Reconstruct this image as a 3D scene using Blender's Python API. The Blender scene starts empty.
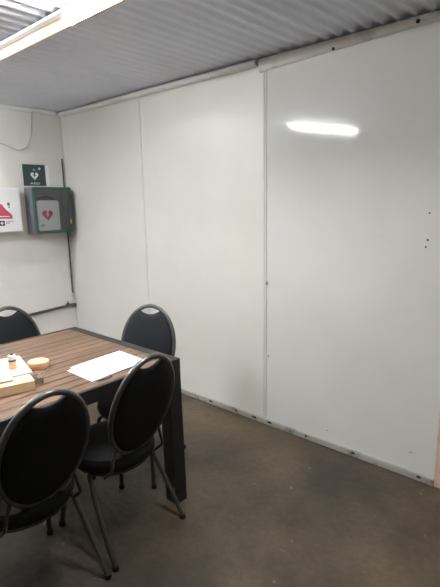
import bpy, bmesh, math, random
from mathutils import Vector, Matrix
random.seed(4)
S = bpy.context.scene
C = S.collection
PI = math.pi
H = 2.29          # ceiling height

# ------------------------------------------------------------------ materials
def srgb(r, g, b):
    f = lambda c: (c/255/12.92) if c/255 <= .04045 else ((c/255+.055)/1.055)**2.4
    return (f(r), f(g), f(b), 1)

def mat(name, col, rough=.5, metal=0, spec=.5, noise=None, bump=None, coat=0):
    """noise = (scale, colour2, low, high); bump = (scale, strength)"""
    m = bpy.data.materials.new(name); m.use_nodes = True
    nt = m.node_tree; b = nt.nodes['Principled BSDF']
    b.inputs['Base Color'].default_value = col
    b.inputs['Roughness'].default_value = rough
    b.inputs['Metallic'].default_value = metal
    b.inputs['Specular IOR Level'].default_value = spec
    b.inputs['Coat Weight'].default_value = coat
    tc = nt.nodes.new('ShaderNodeTexCoord')
    if noise:
        n = nt.nodes.new('ShaderNodeTexNoise'); n.inputs['Scale'].default_value = noise[0]
        n.inputs['Detail'].default_value = 6; n.inputs['Roughness'].default_value = .6
        r = nt.nodes.new('ShaderNodeValToRGB')
        r.color_ramp.elements[0].position = noise[2]; r.color_ramp.elements[1].position = noise[3]
        r.color_ramp.elements[0].color = col; r.color_ramp.elements[1].color = noise[1]
        nt.links.new(tc.outputs['Object'], n.inputs['Vector'])
        nt.links.new(n.outputs['Fac'], r.inputs['Fac'])
        nt.links.new(r.outputs['Color'], b.inputs['Base Color'])
    if bump:
        n2 = nt.nodes.new('ShaderNodeTexNoise'); n2.inputs['Scale'].default_value = bump[0]
        n2.inputs['Detail'].default_value = 4
        bp = nt.nodes.new('ShaderNodeBump'); bp.inputs['Strength'].default_value = bump[1]
        bp.inputs['Distance'].default_value = .01
        nt.links.new(tc.outputs['Object'], n2.inputs['Vector'])
        nt.links.new(n2.outputs['Fac'], bp.inputs['Height'])
        nt.links.new(bp.outputs['Normal'], b.inputs['Normal'])
    return m

def emit(name, col, s):
    m = bpy.data.materials.new(name); m.use_nodes = True
    b = m.node_tree.nodes['Principled BSDF']
    b.inputs['Base Color'].default_value = (.9, .9, .9, 1)
    b.inputs['Emission Color'].default_value = col
    b.inputs['Emission Strength'].default_value = s
    return m

M = {}
M['panel_warm'] = mat('panel_warm', srgb(215, 213, 205), .34, noise=(1.3, srgb(208, 205, 196), .35, .7))
M['panel_cool'] = mat('panel_cool', srgb(208, 208, 204), .07, spec=.38, noise=(1.1, srgb(202, 200, 192), .35, .7))
M['plaster'] = mat('plaster', srgb(234, 231, 225), .55, noise=(2.2, srgb(222, 218, 209), .45, .75), bump=(18, .08))
M['room'] = mat('room_paint', srgb(122, 119, 114), .6, noise=(1.5, srgb(114, 111, 106), .4, .7))
M['ceiling'] = mat('ceiling_sheet', srgb(230, 234, 244), .5, metal=.25, noise=(2.5, srgb(222, 226, 236), .4, .7))
M['alu'] = mat('alu', srgb(168, 166, 158), .4, metal=.3, noise=(9, srgb(92, 84, 72), .52, .72))
M['cove'] = mat('cove_white', srgb(214, 213, 210), .35)
M['cove_dirty'] = mat('cove_dirty', srgb(208, 202, 194), .36, noise=(6, srgb(150, 132, 116), .55, .8))
M['trimwhite'] = mat('trim_white', srgb(252, 250, 248), .4)
M['timber_pink'] = mat('timber_pale', srgb(222, 205, 192), .55, noise=(6, srgb(208, 188, 172), .4, .7))
M['jamb'] = mat('jamb_timber', srgb(206, 176, 156), .5, noise=(9, srgb(160, 116, 90), .5, .75))
M['door'] = mat('door_brown', srgb(78, 54, 40), .5, noise=(5, srgb(60, 40, 30), .4, .7))
M['batten'] = mat('batten_white', srgb(240, 240, 238), .35)
M['tube'] = emit('tube_glow', (1, .985, .955, 1), 62)
M['tube2'] = emit('tube_glow_cool', (.955, .985, 1, 1), 72)
M['dark_hole'] = mat('dark_hole', srgb(42, 36, 30), .7)
M['rivet'] = mat('rivet', srgb(120, 116, 108), .4, metal=.6)
M['bright_screw'] = mat('bright_screw', srgb(238, 238, 236), .25, metal=.3)
M['seam'] = mat('seam_sealant', srgb(206, 203, 194), .5)
M['conduit'] = mat('conduit_dark', srgb(74, 68, 64), .5, noise=(14, srgb(100, 92, 86), .45, .7))
M['grey_cable'] = mat('cable_grey', srgb(188, 184, 178), .5)
M['white_pvc'] = mat('white_pvc', srgb(222, 220, 214), .4)
M['frame'] = mat('chair_frame', srgb(94, 94, 94), .36, metal=.55, noise=(30, srgb(76, 76, 76), .4, .7))
M['legm'] = mat('chair_leg', srgb(78, 76, 69), .34, metal=.6)
M['vinyl'] = mat('vinyl_black', srgb(19, 21, 25), .66, spec=.25, bump=(260, .1))
M['seatv'] = mat('vinyl_seat', srgb(26, 27, 29), .7, spec=.25, bump=(260, .1))
M['rubber'] = mat('rubber', srgb(26, 26, 26), .7)
M['tmetal'] = mat('table_metal', srgb(50, 47, 45), .42, metal=.2)
M['tleg'] = mat('table_leg', srgb(32, 32, 34), .5, metal=.1)
M['green'] = mat('cabinet_green', srgb(44, 82, 68), .42)
M['greenframe'] = mat('cabinet_frame_green', srgb(54, 92, 76), .4)
M['sidegrey'] = mat('cabinet_inside', srgb(112, 110, 120), .5)
M['sign'] = mat('sign_dark', srgb(58, 76, 76), .45)
M['white'] = mat('white_plastic', srgb(246, 248, 246), .4)
M['paper'] = mat('paper', srgb(246, 246, 246), .6)
M['lilac'] = mat('paper_lilac', srgb(214, 206, 212), .5)
M['red'] = mat('red_print', srgb(206, 84, 110), .5)
M['redheart'] = mat('red_heart', srgb(200, 50, 66), .5)
M['darkred'] = mat('dark_red', srgb(150, 62, 72), .5)
M['black'] = mat('black_print', srgb(48, 48, 48), .5)
M['greytext'] = mat('grey_print', srgb(150, 170, 154), .5)
M['palewood'] = mat('pale_wood', srgb(240, 214, 170), .5, noise=(14, srgb(232, 198, 150), .4, .7))
M['discwood'] = mat('disc_wood', srgb(226, 184, 146), .5, noise=(22, srgb(214, 166, 126), .4, .7))
M['orange'] = mat('amber_liquid', srgb(236, 178, 132), .3)
M['cap'] = mat('cap_grey_green', srgb(214, 218, 210), .4)
M['capdark'] = mat('cap_dark', srgb(62, 62, 54), .4)
M['chrome'] = mat('chrome', srgb(200, 200, 200), .2, metal=.9)
M['peach'] = mat('peach', srgb(212, 150, 118), .4)
M['penm'] = mat('pen_grey', srgb(120, 120, 124), .4)

M['tube_added'] = emit('added_glow_left', (.955, .985, 1, 1), 50)  # glow of the added lamp near the left wall

def floor_mat():
    m = bpy.data.materials.new('concrete_floor'); m.use_nodes = True
    nt = m.node_tree; b = nt.nodes['Principled BSDF']; L = nt.links.new
    tc = nt.nodes.new('ShaderNodeTexCoord')
    def noise(scale, det, p0, p1, c0, c1, rough=.6):
        n = nt.nodes.new('ShaderNodeTexNoise'); n.inputs['Scale'].default_value = scale
        n.inputs['Detail'].default_value = det; n.inputs['Roughness'].default_value = rough
        r = nt.nodes.new('ShaderNodeValToRGB')
        r.color_ramp.elements[0].position = p0; r.color_ramp.elements[1].position = p1
        r.color_ramp.elements[0].color = c0; r.color_ramp.elements[1].color = c1
        L(tc.outputs['Object'], n.inputs['Vector']); L(n.outputs['Fac'], r.inputs['Fac'])
        return n, r
    _, a = noise(1.6, 7, .36, .66, srgb(50, 42, 33), srgb(96, 82, 64))
    _, c = noise(34, 4, .35, .7, (.82, .82, .82, 1), (1.12, 1.12, 1.12, 1))
    _, d = noise(13, 3, .70, .76, (0, 0, 0, 1), (1, 1, 1, 1), .5)
    _, e = noise(5.5, 5, .64, .74, (0, 0, 0, 1), (1, 1, 1, 1), .6)
    mx = nt.nodes.new('ShaderNodeMix'); mx.data_type = 'RGBA'; mx.blend_type = 'MULTIPLY'
    mx.inputs[0].default_value = 1
    L(a.outputs['Color'], mx.inputs[6]); L(c.outputs['Color'], mx.inputs[7])
    m2 = nt.nodes.new('ShaderNodeMix'); m2.data_type = 'RGBA'
    L(d.outputs['Color'], m2.inputs[0]); L(mx.outputs[2], m2.inputs[6]); m2.inputs[7].default_value = srgb(128, 113, 94)
    m3 = nt.nodes.new('ShaderNodeMix'); m3.data_type = 'RGBA'
    L(e.outputs['Color'], m3.inputs[0]); L(m2.outputs[2], m3.inputs[6]); m3.inputs[7].default_value = srgb(54, 47, 39)
    L(m3.outputs[2], b.inputs['Base Color'])
    b.inputs['Roughness'].default_value = .55
    n = nt.nodes.new('ShaderNodeTexNoise'); n.inputs['Scale'].default_value = 22; n.inputs['Detail'].default_value = 6
    bp = nt.nodes.new('ShaderNodeBump'); bp.inputs['Strength'].default_value = .25; bp.inputs['Distance'].default_value = .01
    L(tc.outputs['Object'], n.inputs['Vector']); L(n.outputs['Fac'], bp.inputs['Height']); L(bp.outputs['Normal'], b.inputs['Normal'])
    return m
M['floor'] = floor_mat()

def slat_mat():
    m = bpy.data.materials.new('slat_wood'); m.use_nodes = True
    nt = m.node_tree; b = nt.nodes['Principled BSDF']; L = nt.links.new
    tc = nt.nodes.new('ShaderNodeTexCoord')
    mp = nt.nodes.new('ShaderNodeMapping'); mp.inputs['Scale'].default_value = (30, 1.6, 1)
    n = nt.nodes.new('ShaderNodeTexNoise'); n.inputs['Scale'].default_value = 1.4; n.inputs['Detail'].default_value = 5
    r = nt.nodes.new('ShaderNodeValToRGB')
    r.color_ramp.elements[0].position = .3; r.color_ramp.elements[1].position = .7
    r.color_ramp.elements[0].color = srgb(86, 67, 54); r.color_ramp.elements[1].color = srgb(128, 103, 84)
    L(tc.outputs['Object'], mp.inputs['Vector']); L(mp.outputs['Vector'], n.inputs['Vector'])
    L(n.outputs['Fac'], r.inputs['Fac']); L(r.outputs['Color'], b.inputs['Base Color'])
    b.inputs['Roughness'].default_value = .42
    return m
M['slat'] = slat_mat()

def glass_mat():
    m = bpy.data.materials.new('cabinet_glass'); m.use_nodes = True
    nt = m.node_tree; nt.nodes.clear(); L = nt.links.new
    o = nt.nodes.new('ShaderNodeOutputMaterial'); mx = nt.nodes.new('ShaderNodeMixShader')
    t = nt.nodes.new('ShaderNodeBsdfTransparent'); t.inputs[0].default_value = (.98, .98, 1, 1)
    g = nt.nodes.new('ShaderNodeBsdfGlossy'); g.inputs['Roughness'].default_value = .15
    f = nt.nodes.new('ShaderNodeFresnel'); f.inputs[0].default_value = 1.6
    L(f.outputs[0], mx.inputs[0]); L(t.outputs[0], mx.inputs[1]); L(g.outputs[0], mx.inputs[2])
    L(mx.outputs[0], o.inputs[0])
    return m
M['glass'] = glass_mat()

# ------------------------------------------------------------------ mesh helpers
class MB:
    def __init__(s): s.bm = bmesh.new()
    def box(s, x0, x1, y0, y1, z0, z1, bev=0, rot=0):
        r = bmesh.ops.create_cube(s.bm, size=1)
        vs = r['verts']
        bmesh.ops.scale(s.bm, vec=(x1-x0, y1-y0, z1-z0), verts=vs)
        if bev:
            es = list({e for v in vs for e in v.link_edges})
            q = bmesh.ops.bevel(s.bm, geom=es, offset=bev, segments=2, affect='EDGES', profile=.5)
            vs = list({v for f in q['faces'] for v in f.verts} | {v for v in vs if v.is_valid})
        if rot: bmesh.ops.rotate(s.bm, cent=(0, 0, 0), matrix=Matrix.Rotation(rot, 3, 'Z'), verts=vs)
        bmesh.ops.translate(s.bm, vec=((x0+x1)/2, (y0+y1)/2, (z0+z1)/2), verts=vs)
        return s
    def tube(s, pts, r, seg=12, closed=False, caps=True, r1=None):
        pts = [Vector(p) for p in pts]; n = len(pts); rings = []
        prev = None
        for i, p in enumerate(pts):
            if closed: t = (pts[(i+1) % n]-pts[i-1]).normalized()
            else: t = (pts[min(i+1, n-1)]-pts[max(i-1, 0)]).normalized()
            if prev is None:
                a = Vector((0, 0, 1)) if abs(t.z) < .9 else Vector((1, 0, 0))
                u = t.cross(a).normalized()
            else:
                u = (prev-t*prev.dot(t)).normalized()
            prev = u; w = t.cross(u)
            rr = r if r1 is None else r+(r1-r)*i/(n-1)
            rings.append([s.bm.verts.new(p+u*math.cos(2*PI*k/seg)*rr+w*math.sin(2*PI*k/seg)*rr) for k in range(seg)])
        m = n if closed else n-1
        for i in range(m):
            A, B = rings[i], rings[(i+1) % n]
            for k in range(seg):
                s.bm.faces.new((A[k], A[(k+1) % seg], B[(k+1) % seg], B[k]))
        if caps and not closed:
            s.bm.faces.new(rings[0][::-1]); s.bm.faces.new(rings[-1])
        return s
    def lathe(s, prof, seg=28, c=(0, 0, 0)):
        rings = []
        for (r, z) in prof:
            if r < 1e-6: rings.append([s.bm.verts.new((c[0], c[1], c[2]+z))])
            else: rings.append([s.bm.verts.new((c[0]+r*math.cos(2*PI*k/seg), c[1]+r*math.sin(2*PI*k/seg), c[2]+z)) for k in range(seg)])
        for A, B in zip(rings, rings[1:]):
            for k in range(seg):
                k2 = (k+1) % seg
                if len(A) == 1 and len(B) == 1: continue
                if len(A) == 1: s.bm.faces.new((A[0], B[k2], B[k]))
                elif len(B) == 1: s.bm.faces.new((A[k], A[k2], B[0]))
                else: s.bm.faces.new((A[k], A[k2], B[k2], B[k]))
        return s
    def prism(s, poly, fn, d0, d1):
        """extrude 2D polygon; fn(u,v,d)->3D"""
        A = [s.bm.verts.new(fn(u, v, d0)) for u, v in poly]; B = [s.bm.verts.new(fn(u, v, d1)) for u, v in poly]
        n = len(poly)
        for k in range(n): s.bm.faces.new((A[k], A[(k+1) % n], B[(k+1) % n], B[k]))
        s.bm.faces.new(A[::-1]); s.bm.faces.new(B)
        return s
    def cushion(s, outline, fn, thick, layers=((1.0, 0), (.985, .45), (.95, .75), (.85, .93), (.6, 1.0), (.3, 1.0)), back=1.0, ctr=(0, 0)):
        """pillow: 2D outline scaled about ctr, domed on both sides. fn(u,v,d)->3D"""
        n = len(outline)
        def ring(k, d): return [s.bm.verts.new(fn(ctr[0]+(u-ctr[0])*k, ctr[1]+(v-ctr[1])*k, d)) for u, v in outline]
        mid = ring(layers[0][0], 0)
        for sg, mul in ((1, 1.0), (-1, back)):
            prev = mid
            for k, h in layers[1:]:
                cur = ring(k, sg*h*thick/2*mul)
                for i in range(n): s.bm.faces.new((prev[i], prev[(i+1) % n], cur[(i+1) % n], cur[i]))
                prev = cur
            cv = s.bm.verts.new(fn(ctr[0], ctr[1], sg*thick/2*mul))
            for i in range(n): s.bm.faces.new((prev[i], prev[(i+1) % n], cv))
        return s
    def build(s, name, m, parent=None, smooth=True, loc=None, ang=35):
        bmesh.ops.recalc_face_normals(s.bm, faces=s.bm.faces)
        me = bpy.data.meshes.new(name); 
        if smooth:
            for f in s.bm.faces: f.smooth = True
            for e in s.bm.edges:
                if len(e.link_faces) == 2 and e.calc_face_angle(0) > math.radians(ang): e.smooth = False
        s.bm.to_mesh(me); s.bm.free()
        me.materials.append(m)
        o = bpy.data.objects.new(name, me); C.objects.link(o)
        if parent: o.parent = parent
        if loc: o.location = loc
        return o

def tag(o, label, cat, group=None):
    o['label'] = label; o['category'] = cat
    if group: o['group'] = group
    return o
def thing(name, label, cat, loc=(0, 0, 0), rz=0, group=None):
    o = bpy.data.objects.new(name, None); C.objects.link(o); o.empty_display_size = .1
    o.location = loc; o.rotation_euler = (0, 0, rz)
    return tag(o, label, cat, group)
def struct(o): o['kind'] = 'structure'; return o
def copy_tree(o, parent=None):
    c = o.copy(); C.objects.link(c)
    if parent: c.parent = parent
    for ch in list(o.children): copy_tree(ch, c)
    return c

# ------------------------------------------------------------------ the room
XR, YN = 5.4, -4.9
struct(MB().box(-.1, XR+.1, YN-.1, .2, -.1, 0).build('floor', M['floor'], smooth=False))

# corrugated ceiling, ribs run towards the panelled wall
b = MB(); pitch = .076; nx = int((XR+.2)/(pitch/8)); rows = []
for i in range(nx+1):
    x = -.1+i*pitch/8; z = H+.009+.009*math.cos(2*PI*x/pitch)
    rows.append([b.bm.verts.new((x, YN-.05, z)), b.bm.verts.new((x, .06, z)), b.bm.verts.new((x, .06, z+.004)), b.bm.verts.new((x, YN-.05, z+.004))])
for A, B in zip(rows, rows[1:]):
    b.bm.faces.new((A[0], B[0], B[1], A[1])); b.bm.faces.new((A[2], B[2], B[3], A[3]))
    b.bm.faces.new((A[1], B[1], B[2], A[2])); b.bm.faces.new((A[3], B[3], B[0], A[0]))
b.bm.faces.new(rows[0]); b.bm.faces.new(rows[-1][::-1])
struct(b.build('ceiling', M['ceiling'], ang=60))

struct(MB().box(-.1, 0, YN-.1, .2, 0, H).build('wall_left', M['plaster'], smooth=False))
struct(MB().box(-.1, XR+.1, YN-.1, YN, 0, H).build('wall_near', M['room'], smooth=False))
struct(MB().box(XR, XR+.1, YN, .2, 0, H).build('wall_far', M['room'], smooth=False))

# panelled wall: backing with three sandwich panels as parts
S1, S2, S3 = 1.127, 2.300, 3.384
wall = struct(MB().box(0, S3, .06, .2, 0, H).build('wall_right', M['room'], smooth=False))
def panel(x0, x1, m, yf=0.0):
    return MB().box(x0, x1, yf, .058, .012, H-.004, bev=.004).build('wall_panel', m, wall, ang=20)
p1 = panel(.001, S1-.0015, M['panel_warm'])
p2 = panel(S1+.0015, S2-.016, M['panel_warm'])
p3 = panel(S2+.006, S3, M['panel_cool'], -.004)
MB().box(S2-.0122, S2+.0015, -.001, .05, .012, H-.004).build('joint_strip', M['seam'], wall, smooth=False)
def stud(x, z, r, m, name, y=-.004, par=p3):
    o = MB().lathe([(0, .003), (r*.6, .0028), (r, .001), (r, -.002)], 14).build(name, m, par)
    o.location = (x, y, z); o.rotation_euler = (PI/2, 0, 0)
    return o
k = stud(S2+.010, .96, .014, M['alu'], 'catch')
MB().lathe([(0, .006), (.004, .005), (.005, .002)], 12).build('catch_pin', M['dark_hole'], k)
stud(S2+.022, .478, .006, M['rivet'], 'rivet')
for (x, z, r) in ((3.268, 1.40, .006), (3.268, 1.271, .007), (3.261, 1.237, .006), (3.257, .14, .005), (2.76, .1, .004)):
    stud(x, z, r*.75, M['dark_hole'], 'screw')
for (x, z, r) in ((3.211, 1.415, .006), (2.74, 1.86, .005)):
    stud(x, z, r, M['seam'], 'filled_hole')

# cove mouldings under the ceiling, left piece clean and round, right piece deeper and stained
def cove(x0, x1, za0, za1, d, m, name):
    b = MB(); n = 10; R = []
    for x, zl in ((x0, za0), (x1, za1)):
        ring = []
        for i in range(n+1):
            a = PI*i/n
            zc, hr = (zl+H)/2, (H-zl)/2
            ring.append(b.bm.verts.new((x, -.0045-d*math.sin(a), zc-hr*math.cos(a))))
        R.append(ring)
    for i in range(n): b.bm.faces.new((R[0][i], R[0][i+1], R[1][i+1], R[1][i]))
    b.bm.faces.new(R[0]); b.bm.faces.new(R[1][::-1]); b.bm.faces.new((R[0][0], R[1][0], R[1][n], R[0][n]))
    return struct(b.build(name, m, ang=50))
cove(.03, 2.243, 2.246, 2.248, .034, M['cove'], 'trim_1')
cv = cove(2.258, S3, 2.212, 2.254, .018, M['cove_dirty'], 'trim_2')
for (x, z, r, mm, y) in ((2.74, 2.236, .008, 'dark_hole', -.022), (3.165, 2.262, .010, 'dark_hole', -.022), (3.18, 2.281, .007, 'bright_screw', -.015), (3.265, 2.283, .006, 'bright_screw', -.014)):
    stud(x, z, r, M[mm], 'screw', y, cv)
struct(MB().box(.0005, .024, YN, -.05, 2.256, H+.001, bev=.004).build('trim_3', M['trimwhite']))
# floor channel along the panels
b = MB(); b.box(.003, S3, -.022, -.005, 0, .036, bev=.004)
bb = struct(b.build('baseboard_right', M['alu'], ang=20))
for (x, w) in ((1.80, .03), (2.20, .035), (2.33, .03), (2.93, .02), (3.30, .02), (2.62, .012), (2.05, .015)):
    MB().box(x, x+w, -.0235, -.0215, .018, .031).build('screw_slot', M['dark_hole'], bb, smooth=False)
# jamb and door beyond the panels
struct(MB().box(S3+.002, S3+.045, -.02, .2, 0, H-.003, bev=.004).build('trim_4', M['jamb'], ang=20))
d = struct(MB().box(S3+.05, S3+.88, .05, .09, .005, 2.05).build('door_1', M['door'], smooth=False))
MB().tube([(S3+.12, .05, 1.0), (S3+.12, .0, 1.0), (S3+.22, .0, 1.0)], .009).build('door_handle', M['chrome'], d)
wr = struct(MB().box(S3+.9, XR, 0, .2, 0, H).box(S3+.046, S3+.9, .02, .2, 2.06, H).build('wall_back', M['room'], smooth=False))

# ------------------------------------------------------------------ lamps and beam
def lamp(label, loc, rz, L0, L1, B0, B1, tm, shield=None):
    """origin on the tube axis; batten above it, touching the ceiling"""
    t = thing('tube_light', label, 'lamp', loc, rz, 'fluorescent tube lights under the ceiling')
    h = H-loc[2]
    MB().box(B0, B1, -.018, .018, h-.014, h-.0005, bev=.004).build('batten', M['batten'], t, ang=20)
    MB().tube([(L0+.012, 0, 0), (L1-.012, 0, 0)], .013, 16).build('tube', M[tm], t)
    for x in (L0, L1-.012):
        MB().tube([(x, 0, 0), (x+.012, 0, 0)], .0145, 16).box(x, x+.012, -.010, .010, .010, h-.012).build('lamp_holder', M['batten'], t)
    if shield is not None: MB().box(shield, B1, .022, .040, -.025, h-.0005, bev=.003).build('side_shield', M['timber_pink'], t, ang=20)
    return t
lamp('lit tube light with a pale side shield, at the top left under the ceiling', (0, -1.160, H-.034), 0, 2.08, 3.28, 1.12, 3.32, 'tube', 1.1)
A, B2 = Vector((1.241, -1.871, 0)), Vector((1.508, -2.800, 0)); dd = B2-A
lamp('tube light over the table, seen as the bright reflection in the right wall panel', (A.x, A.y, H-.065), math.atan2(dd.y, dd.x), 0, dd.length, -.05, dd.length+.05, 'tube2')
lamp('added unseen tube light near the left wall, put in to brighten that side', (.50, -1.45, H-.065), -PI/2, 0, .93, -.05, .98, 'tube_added')  # unseen lamp, added to brighten the left wall and the ceiling beside it

# ------------------------------------------------------------------ wall services on the left wall
def curve_pts(P, n=8):
    """Catmull-Rom"""
    P = [Vector(p) for p in P]; Q = [P[0]*2-P[1]]+P+[P[-1]*2-P[-2]]; out = []
    for i in range(1, len(Q)-2):
        for k in range(n):
            t = k/n; a, b_, c, d_ = Q[i-1], Q[i], Q[i+1], Q[i+2]
            out.append(.5*((2*b_)+(c-a)*t+(2*a-5*b_+4*c-d_)*t*t+(3*b_-a-3*c+d_)*t**3))
    out.append(P[-1]); return out
tag(MB().tube(curve_pts([(.006, -.275, 2.257), (.006, -.285, 2.16), (.006, -.30, 2.06), (.006, -.345, 1.97), (.006, -.43, 1.935), (.006, -.53, 1.97), (.006, -.66, 2.0)]), .0035, 8)
    .build('cable', M['grey_cable']), 'thin grey cable hanging in a loop below the white ceiling strip', 'cable')
t = thing('conduit', 'thin dark upright conduit in the room corner passing behind the green cabinet', 'pipe', (.009, -.0235, 0))
MB().tube([(0, 0, .63), (0, 0, 1.885)], .007, 10).build('pipe', M['conduit'], t)
MB().tube([(0, 0, .565), (0, 0, .632)], .0085, 12).build('sleeve', M['white_pvc'], t)
t = thing('pipe', 'dark horizontal pipe low on the left wall behind the chairs', 'pipe', (.018, 0, .513))
MB().tube(curve_pts([(0, -.03, .004), (0, -.2, .0), (0, -.45, -.012), (0, -.8, -.02), (0, -1.6, -.03)]), .0125, 12).build('pipe_run', M['conduit'], t)
MB().tube([(0, -.052, .003), (0, -.010, .003)], .017, 14).build('end_cap', M['conduit'], t)
MB().tube([(-.006, -.085, .012), (-.006, -.085, .045)], .006, 10).box(-.017, .006, -.105, -.07, .014, .024).build('bracket', M['conduit'], t)

# ------------------------------------------------------------------ wall box with red picture, cabinet, sign
def onx(x):            # drawing plane facing +X: u = y, v = z
    return lambda u, v, dd_: (x+dd_, u, v)
fa = thing('first_aid_box', 'white wall box with a red picture left of the green cabinet', 'box', (0, -.72, 1.255))
MB().box(.0008, .118, -.215, .212, 0, .362, bev=.008).build('body', M['white'], fa, ang=20)
MB().box(.1185, .123, -.213, .210, .004, .358, bev=.0015).build('lid', M['paper'], fa, ang=20)
def rel(pts): return [(y+.72, z-1.255) for y, z in pts]
MB().prism(rel([(-.79, 1.47), (-.735, 1.492), (-.665, 1.484), (-.64, 1.448), (-.596, 1.405), (-.586, 1.392), (-.587, 1.364), (-.80, 1.372)]), onx(.1232), 0, .0008).build('picture', M['red'], fa, smooth=False)
MB().prism(rel([(-.80, 1.392), (-.61, 1.387), (-.61, 1.380), (-.80, 1.384)]), onx(.1241), 0, .0004).build('picture_stripe', M['paper'], fa, smooth=False)
MB().prism(rel([(-.618, 1.498), (-.598, 1.494), (-.599, 1.47), (-.619, 1.474)]), onx(.1232), 0, .0008).prism(rel([(-.612, 1.466), (-.600, 1.464), (-.600, 1.452), (-.612, 1.454)]), onx(.1232), 0, .0008).build('small_mark', M['darkred'], fa, smooth=False)
for yc in (-.6775, -.7425):
    q = MB().prism(rel([(yc-.0225, 1.351), (yc+.0225, 1.350), (yc+.0225, 1.308), (yc-.0225, 1.310)]), onx(.1232), 0, .0008).build('square_mark', M['black'], fa, smooth=False)
    MB().prism(rel([(yc-.0045, 1.344), (yc+.0045, 1.344), (yc+.0045, 1.335), (yc+.013, 1.335), (yc+.013, 1.326), (yc+.0045, 1.326), (yc+.0045, 1.317), (yc-.0045, 1.317), (yc-.0045, 1.326), (yc-.013, 1.326), (yc-.013, 1.335), (yc-.0045, 1.335)]), onx(.1241), 0, .0004).build('cross_mark', M['paper'], q, smooth=False)
b = MB()
for y0, y1, z in ((-.642, -.63, 1.345), (-.626, -.605, 1.345), (-.60, -.58, 1.345), (-.642, -.615, 1.332)):
    b.prism(rel([(y0, z), (y1, z), (y1, z-.007), (y0, z-.007)]), onx(.1232), 0, .0008)
b.build('small_print', M['greytext'], fa, smooth=False)

cy0, cy1, cz0, cz1, cd = -.405, -.045, 1.225, 1.625, .15
cab = thing('defibrillator_cabinet', 'green wall cabinet with a glass front holding a white defibrillator', 'cabinet', (0, 0, 0))
b = MB(); w = .006
b.box(-.0005, .006, cy0, cy1, cz0, cz1).box(.006, cd-.016, cy0, cy0+w, cz0, cz1).box(.006, cd-.016, cy1-w, cy1, cz0, cz1)
b.box(.006, cd-.016, cy0+w, cy1-w, cz0, cz0+w).box(.006, cd-.016, cy0+w, cy1-w, cz1-w, cz1)
b.build('body', M['sidegrey'], cab, smooth=False)
# door: outer frame ring + pane
b = MB(); fw = .024
b.box(cd-.015, cd, cy0, cy0+fw, cz0, cz1, bev=.004).box(cd-.015, cd, cy1-fw, cy1, cz0, cz1, bev=.004)
b.box(cd-.0148, cd-.0002, cy0+fw-.004, cy1-fw+.004, cz0, cz0+fw, bev=.003).box(cd-.0148, cd-.0002, cy0+fw-.004, cy1-fw+.004, cz1-fw, cz1, bev=.003)
dr = b.build('door', M['greenframe'], cab, ang=20)
MB().box(cd-.010, cd-.007, cy0+fw-.006, cy1-fw+.006, cz0+fw-.006, cz1-fw+.006).build('glass_pane', M['glass'], dr, smooth=False)
MB().box(cd, cd+.008, cy1-.028, cy1-.012, 1.30, 1.345, bev=.003).build('latch', M['peach'], dr, ang=20)

# defibrillator inside
df = thing('defibrillator', 'white defibrillator with a red heart inside the green cabinet', 'defibrillator', (.008, -.265, 1.2315))
rr = []
def rrect(w_, h_, r, n=6):
    o = []
    for cx, cz, a0 in ((w_/2-r, h_/2-r, 0), (-w_/2+r, h_/2-r, PI/2), (-w_/2+r, -h_/2+r, PI), (w_/2-r, -h_/2+r, 3*PI/2)):
        for i in range(n+1):
            a = a0+PI/2*i/n; o.append((cx+r*math.cos(a), cz+r*math.sin(a)))
    return o
MB().prism([(u, v+.145) for u, v in rrect(.205, .27, .025)], onx(.05), 0, .075).build('case', M['white'], df, ang=30)
MB().tube(curve_pts([(.085, -.07, .279), (.085, -.055, .302), (.085, 0, .308), (.085, .055, .302), (.085, .07, .279)]), .008, 10).build('handle', M['black'], df)
MB().box(.06, .11, -.085, .085, .274, .288, bev=.004).build('handle_base', M['capdark'], df, ang=20)
def heart(cx, cz, s):
    o = []
    for i in range(40):
        t_ = 2*PI*i/40
        o.append((cx+s*16*math.sin(t_)**3/16, cz+s*(13*math.cos(t_)-5*math.cos(2*t_)-2*math.cos(3*t_)-math.cos(4*t_))/16))
    return o
MB().prism(heart(-.012, .155, .05), onx(.1253), 0, .001).build('heart_emblem', M['redheart'], df, smooth=False)
bolt = [(0, .04), (.012, .04), (.004, .008), (.018, .008), (-.012, -.04), (-.002, -.004), (-.016, -.004)]
MB().prism([(-.012+u, .155+v*.8) for u, v in bolt], onx(.1265), 0, .0005).build('bolt_emblem', M['paper'], df, smooth=False)
MB().box(.1252, .1262, -.082, -.045, .062, .072).box(.1252, .1262, -.082, -.055, .05, .056).build('label_print', M['greytext'], df, smooth=False)

# sign above
sg = thing('safety_sign', 'dark green square sign with a white heart above the green cabinet', 'sign', (.002, 0, 0))
MB().box(0, .0035, -.402, -.196, 1.640, 1.822).build('sign_plate', M['sign'], sg, smooth=False)
MB().box(-.0015, .003, -.1955, -.160, 1.636, 1.822).build('backing_strip', M['trimwhite'], sg, smooth=False)
MB().prism(heart(-.300, 1.727, .036), onx(.0036), 0, .0006).build('heart_symbol', M['paper'], sg, smooth=False)
MB().prism([(-.300+u*.9, 1.728+v*.62) for u, v in bolt], onx(.0043), 0, .0004).build('bolt_symbol', M['sign'], sg, smooth=False)
MB().box(.0036, .0042, -.262, -.238, 1.783, 1.793).box(.0036, .0042, -.255, -.245, 1.776, 1.800).build('cross_symbol', M['paper'], sg, smooth=False)
ring = [(-.300+.012*math.cos(a*PI/8), 1.776+.010*math.sin(a*PI/8)) for a in range(16)]
MB().prism(ring, onx(.0036), 0, .0006).build('person_symbol', M['greytext'], sg, smooth=False)
cu = bpy.data.curves.new('AED', 'FONT'); cu.body = 'AED'; cu.size = .030; cu.extrude = .0003; cu.align_x = 'CENTER'
to = bpy.data.objects.new('lettering', cu); C.objects.link(to)
bpy.context.view_layer.update()
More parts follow.
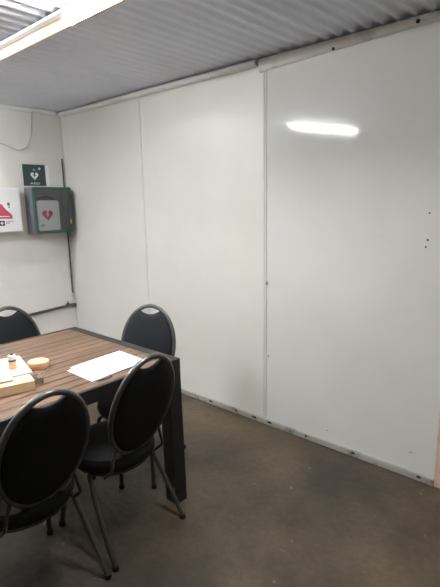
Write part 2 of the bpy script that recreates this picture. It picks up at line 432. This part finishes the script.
me = bpy.data.meshes.new_from_object(to.evaluated_get(bpy.context.evaluated_depsgraph_get()))
bpy.data.objects.remove(to)
to = bpy.data.objects.new('lettering', me); C.objects.link(to); me.materials.append(M['paper'])
to.parent = sg; to.location = (.0040, -.300, 1.652); to.rotation_euler = (PI/2, 0, PI/2); to.scale = (1.6, .8, 1)

# ------------------------------------------------------------------ table
TX0, TX1, TY1, TY0, TZ = 1.534, 2.457, -.912, -2.72, .74
tb = thing('dining_table', 'brown slatted wooden table with a dark metal frame', 'table', (0, 0, 0))
b = MB(); n = 14; bw = .018; x0, x1 = TX0+bw, TX1-bw; sw = (x1-x0)/n
for i in range(n):
    b.box(x0+i*sw+.0022, x0+(i+1)*sw-.0022, TY0+.05, TY1-.05, TZ-.025, TZ, bev=.0025)
b.build('slatted_top', M['slat'], tb, ang=20)
b = MB()
b.box(TX0, TX1, TY1-.049, TY1, TZ-.06, TZ+.001, bev=.002).box(TX0, TX1, TY0, TY0+.049, TZ-.06, TZ+.001, bev=.002)
b.box(TX0, TX0+bw, TY0+.049, TY1-.049, TZ-.06, TZ+.001, bev=.002).box(TX1-bw, TX1, TY0+.049, TY1-.049, TZ-.06, TZ+.001, bev=.002)
b.box(TX0+bw, TX1-bw, -1.52, -1.46, TZ-.06, TZ-.026).box(TX0+bw, TX1-bw, -2.12, -2.06, TZ-.06, TZ-.026)
b.build('frame', M['tmetal'], tb, ang=20)
for lx in (TX0, TX1-.075):
    for ly in (TY0, TY1-.075):
        lb = MB().box(lx, lx+.075, ly, ly+.075, 0, TZ-.0605, bev=.003)
        for vv in lb.bm.verts:      # legs splay slightly outward towards the floor
            vv.co.x += (.016 if lx > TX0 else -.016)*(1-vv.co.z/.68)
        lb.build('leg', M['tleg'], tb, ang=20)

# ------------------------------------------------------------------ chairs
RAKE = math.radians(16.3); EA, EB, ZC = .1635, .2325, .646
def bk(u, v, d_):      # back plane: u sideways (y), v along the back, d_ forward
    cr, sr = math.cos(RAKE), math.sin(RAKE)
    return (-v*sr+d_*cr, u, ZC+v*cr+d_*sr)
def make_chair():
    t = thing('banquet_chair', '', 'chair')
    N = 64
    MB().tube([bk(EA*math.sin(2*PI*i/N), EB*math.cos(2*PI*i/N), 0) for i in range(N)], .0115, 12, closed=True).build('back_frame', M['frame'], t)
    out = []; ia, ib = EA-.004, EB-.004; gw, gd = .066, .046
    for i in range(72):
        a = 2*PI*i/72; u, v = ia*math.sin(a), ib*math.cos(a)
        if v > 0 and abs(u) < gw:
            v = min(v, v-gd*(1-(u/gw)**2))
        out.append((u, v))
    MB().cushion(out, bk, .04, back=.8, ctr=(0, -.02)).build('backrest', M['vinyl'], t)
    # seat: rounded superellipse cushion
    so = []
    for i in range(60):
        a = 2*PI*i/60; c, s_ = math.cos(a), math.sin(a); e = 2/2.2
        so.append((.232+.192*math.copysign(abs(c)**e, c), .190*math.copysign(abs(s_)**e, s_)))
    MB().cushion(so, lambda u, v, d_: (u, v, .388+d_), .085, layers=((1.0, 0), (.99, .4), (.96, .72), (.88, .9), (.6, 1.0), (.3, 1.02)), back=.85, ctr=(.232, 0)).build('seat', M['seatv'], t)
    ring_ = [(.232+(u-.232)*.84, v*.84, .343) for u, v in so]
    MB().tube(ring_, .009, 10, closed=True).build('seat_frame', M['legm'], t)
    for sy in (-1, 1):
        for pts in ([(.200, sy*.150, .343), (.178, sy*.164, .338), (.160, sy*.172, .315), (.076, sy*.190, .16), (-.010, sy*.200, .012)],
                    [(.330, sy*.126, .343), (.352, sy*.142, .336), (.362, sy*.150, .31), (.385, sy*.164, .16), (.408, sy*.178, .012)]):
            lg = MB().tube(curve_pts(pts, 5), .0105, 12).build('leg', M['legm'], t)
            e = pts[-1]
            MB().lathe([(0, 0), (.0135, 0), (.0145, .008), (.0125, .022), (0, .022)], 14, (e[0], e[1], 0)).build('foot_glide', M['rubber'], lg)
        MB().tube(curve_pts([bk(sy*.118, -.160, -.003), (.046, sy*.136, .43), (.050, sy*.144, .39), (.100, sy*.142, .343)], 5), .007, 10).build('back_bracket', M['legm'], t)
    return t
proto = make_chair()
G = 'banquet chairs around the table'
spots = [
    (2.565, -1.232, 183, 'black oval-back chair tucked at the table side, right of the nearest chair'),
    (2.586, -1.676, 180, 'nearest black oval-back chair, at the bottom left of the photo'),
    (1.934, -.682, -63, 'black oval-back chair at the table end beside the white panels'),
    (1.317, -1.200, -3, 'black oval-back chair on the far table side against the left wall'),
]
for i, (x, y, a, lab) in enumerate(spots):
    o = proto if i == 0 else copy_tree(proto)
    o.location = (x, y, 0); o.rotation_euler = (0, 0, math.radians(a)); o['label'] = lab; o['group'] = G

# ------------------------------------------------------------------ things on the table
TT = TZ+.0003
def sheet(name, corners, z, m, label, curl=0.0, group=None, th=.0006):
    b = MB(); c = [Vector((x, y, 0)) for x, y in corners]; n = 8
    g = []
    for lay in (0, th):
        g.append([[None]*(n+1) for _ in range(n+1)])
        for i in range(n+1):
            for j in range(n+1):
                u, v = i/n, j/n
                p = c[0]*(1-u)*(1-v)+c[1]*u*(1-v)+c[2]*u*v+c[3]*(1-u)*v
                p.z = z+lay+curl*max(0, u-.55)**2*v
                g[-1][i][j] = b.bm.verts.new(p)
    for i in range(n):
        for j in range(n):
            for G_ in g: b.bm.faces.new((G_[i][j], G_[i+1][j], G_[i+1][j+1], G_[i][j+1]))
    for i in range(n):
        for (a0, a1) in (((i, 0), (i+1, 0)), ((i, n), (i+1, n)), ((0, i), (0, i+1)), ((n, i), (n, i+1))):
            b.bm.faces.new((g[0][a0[0]][a0[1]], g[0][a1[0]][a1[1]], g[1][a1[0]][a1[1]], g[1][a0[0]][a0[1]]))
    return tag(b.build(name, m), label, 'paper', group)
sheet('paper_sheet', [(2.185, -1.350), (2.155, -1.052), (2.362, -1.078), (2.385, -1.352)], TT+.0008, M['paper'], 'lower white paper sheet lying on the slatted table, under a second sheet', group='paper sheets on the table')
sheet('paper_sheet', [(2.163, -1.322), (2.138, -1.030), (2.345, -1.046), (2.366, -1.332)], TT+.0022, M['paper'], 'upper white paper sheet on top of another sheet on the slatted table', curl=.02, group='paper sheets on the table')
t = thing('pen', 'short grey pen at the near edge of the white paper sheets', 'pen', (2.404, -1.300, TT+.0045), math.radians(86))
MB().tube([(-.035, 0, 0), (.024, 0, 0)], .004, 10).build('barrel', M['penm'], t)
MB().tube([(.024, 0, 0), (.037, 0, 0)], .0038, 10, r1=.001).build('tip', M['black'], t)

tag(MB().lathe([(0, 0), (.045, 0), (.047, .003), (.047, .027), (.045, .030), (0, .030)], 40).build('wooden_disc', M['discwood'], loc=(2.035, -1.405, TT), ang=40),
    'round pale wooden disc lying on the slatted table', 'wooden disc')
tag(MB().box(-.044, .044, -.22, .0, 0, .040, bev=.002, rot=0).build('wooden_block', M['palewood'], loc=(2.2365, -1.5335, TT), ang=20),
    'long pale wooden block on the table in front of the white box', 'wooden block').rotation_euler = (0, 0, math.radians(-14))
t = thing('white_box', 'flat white box on the table behind the pale wooden block', 'box', (2.0745, -1.4825, TT), math.radians(-14))
MB().box(-.135, .118, -.34, 0, 0, .040, bev=.003).build('body', M['paper'], t, ang=20)
MB().box(-.137, .120, -.342, .002, .030, .046, bev=.002).build('lid', M['paper'], t, ang=20)
sheet('paper_slip', [(2.110, -1.75), (2.145, -1.580), (2.222, -1.602), (2.190, -1.76)], TT+.0468, M['lilac'], 'pale lilac paper slip lying across the white box and wooden block')
t = thing('small_bottle', 'small orange bottle with a grey cap standing on the white box', 'bottle', (2.092, -1.546, TT+.0463))
MB().lathe([(0, 0), (.0155, 0), (.017, .003), (.017, .030), (.0145, .034), (0, .034)], 24).build('body', M['orange'], t)
MB().lathe([(0, .0342), (.016, .0342), (.0165, .041), (.0145, .042), (0, .042)], 24).build('collar', M['capdark'], t)
MB().lathe([(0, .0422), (.016, .0422), (.016, .058), (.013, .062), (0, .062)], 24).build('cap', M['cap'], t)
MB().lathe([(0, .0622), (.007, .0622), (.007, .068), (0, .069)], 16).build('nozzle', M['capdark'], t)
t = thing('small_jar', 'small peach-coloured jar at the left edge on the white box', 'jar', (2.030, -1.597, TT+.0463))
MB().lathe([(0, 0), (.017, 0), (.019, .004), (.019, .024), (.016, .028), (0, .028)], 24).build('body', M['peach'], t)
MB().lathe([(0, .0282), (.016, .0282), (.016, .036), (.014, .038), (0, .038)], 24).build('lid', M['discwood'], t)
t = thing('bulldog_clip', 'small dark and silver clip beside the wooden block and white box', 'clip', (2.225, -1.497, TT), math.radians(40))
MB().prism([(-.013, 0), (.013, 0), (.005, .022), (-.005, .022)], lambda u, v, d_: (d_, u, v), -.011, .011).build('jaw', M['rivet'], t, smooth=False)
for s_ in (-1, 1):
    MB().tube(curve_pts([(-.007, s_*.004, .022), (-.009, s_*.011, .031), (0, s_*.014, .036), (.009, s_*.011, .031), (.007, s_*.004, .022)], 4), .0018, 8).build('handle', M['chrome'], t)

# ------------------------------------------------------------------ world, camera, view
w = bpy.data.worlds.new('world'); S.world = w; w.use_nodes = True
w.node_tree.nodes['Background'].inputs[0].default_value = (.8, .85, 1, 1)
w.node_tree.nodes['Background'].inputs[1].default_value = .05

F, YAW, PITCH, ROLL = 461.538583, math.radians(41.81360838), math.radians(11.21030307), math.radians(-1.04464041)
cyw, syw = math.cos(YAW), math.sin(YAW)
right = Vector((cyw, syw, 0)); fwd = Vector((-syw*math.cos(PITCH), cyw*math.cos(PITCH), -math.sin(PITCH))); up = right.cross(fwd)
r2 = right*math.cos(ROLL)+up*math.sin(ROLL); u2 = -right*math.sin(ROLL)+up*math.cos(ROLL)
cam = bpy.data.cameras.new('camera'); co = bpy.data.objects.new('camera', cam); C.objects.link(co)
co.matrix_world = Matrix(((r2.x, u2.x, -fwd.x, 4.00905), (r2.y, u2.y, -fwd.y, -2.35170), (r2.z, u2.z, -fwd.z, 1.47009), (0, 0, 0, 1)))
cam.sensor_fit = 'VERTICAL'; cam.sensor_height = 36; cam.lens = F/587*36; cam.clip_start = .05
S.camera = co
v = S.view_settings
v.view_transform = 'Standard'; v.look = 'None'; v.gamma = 1; v.use_curve_mapping = False; v.exposure = 2.24
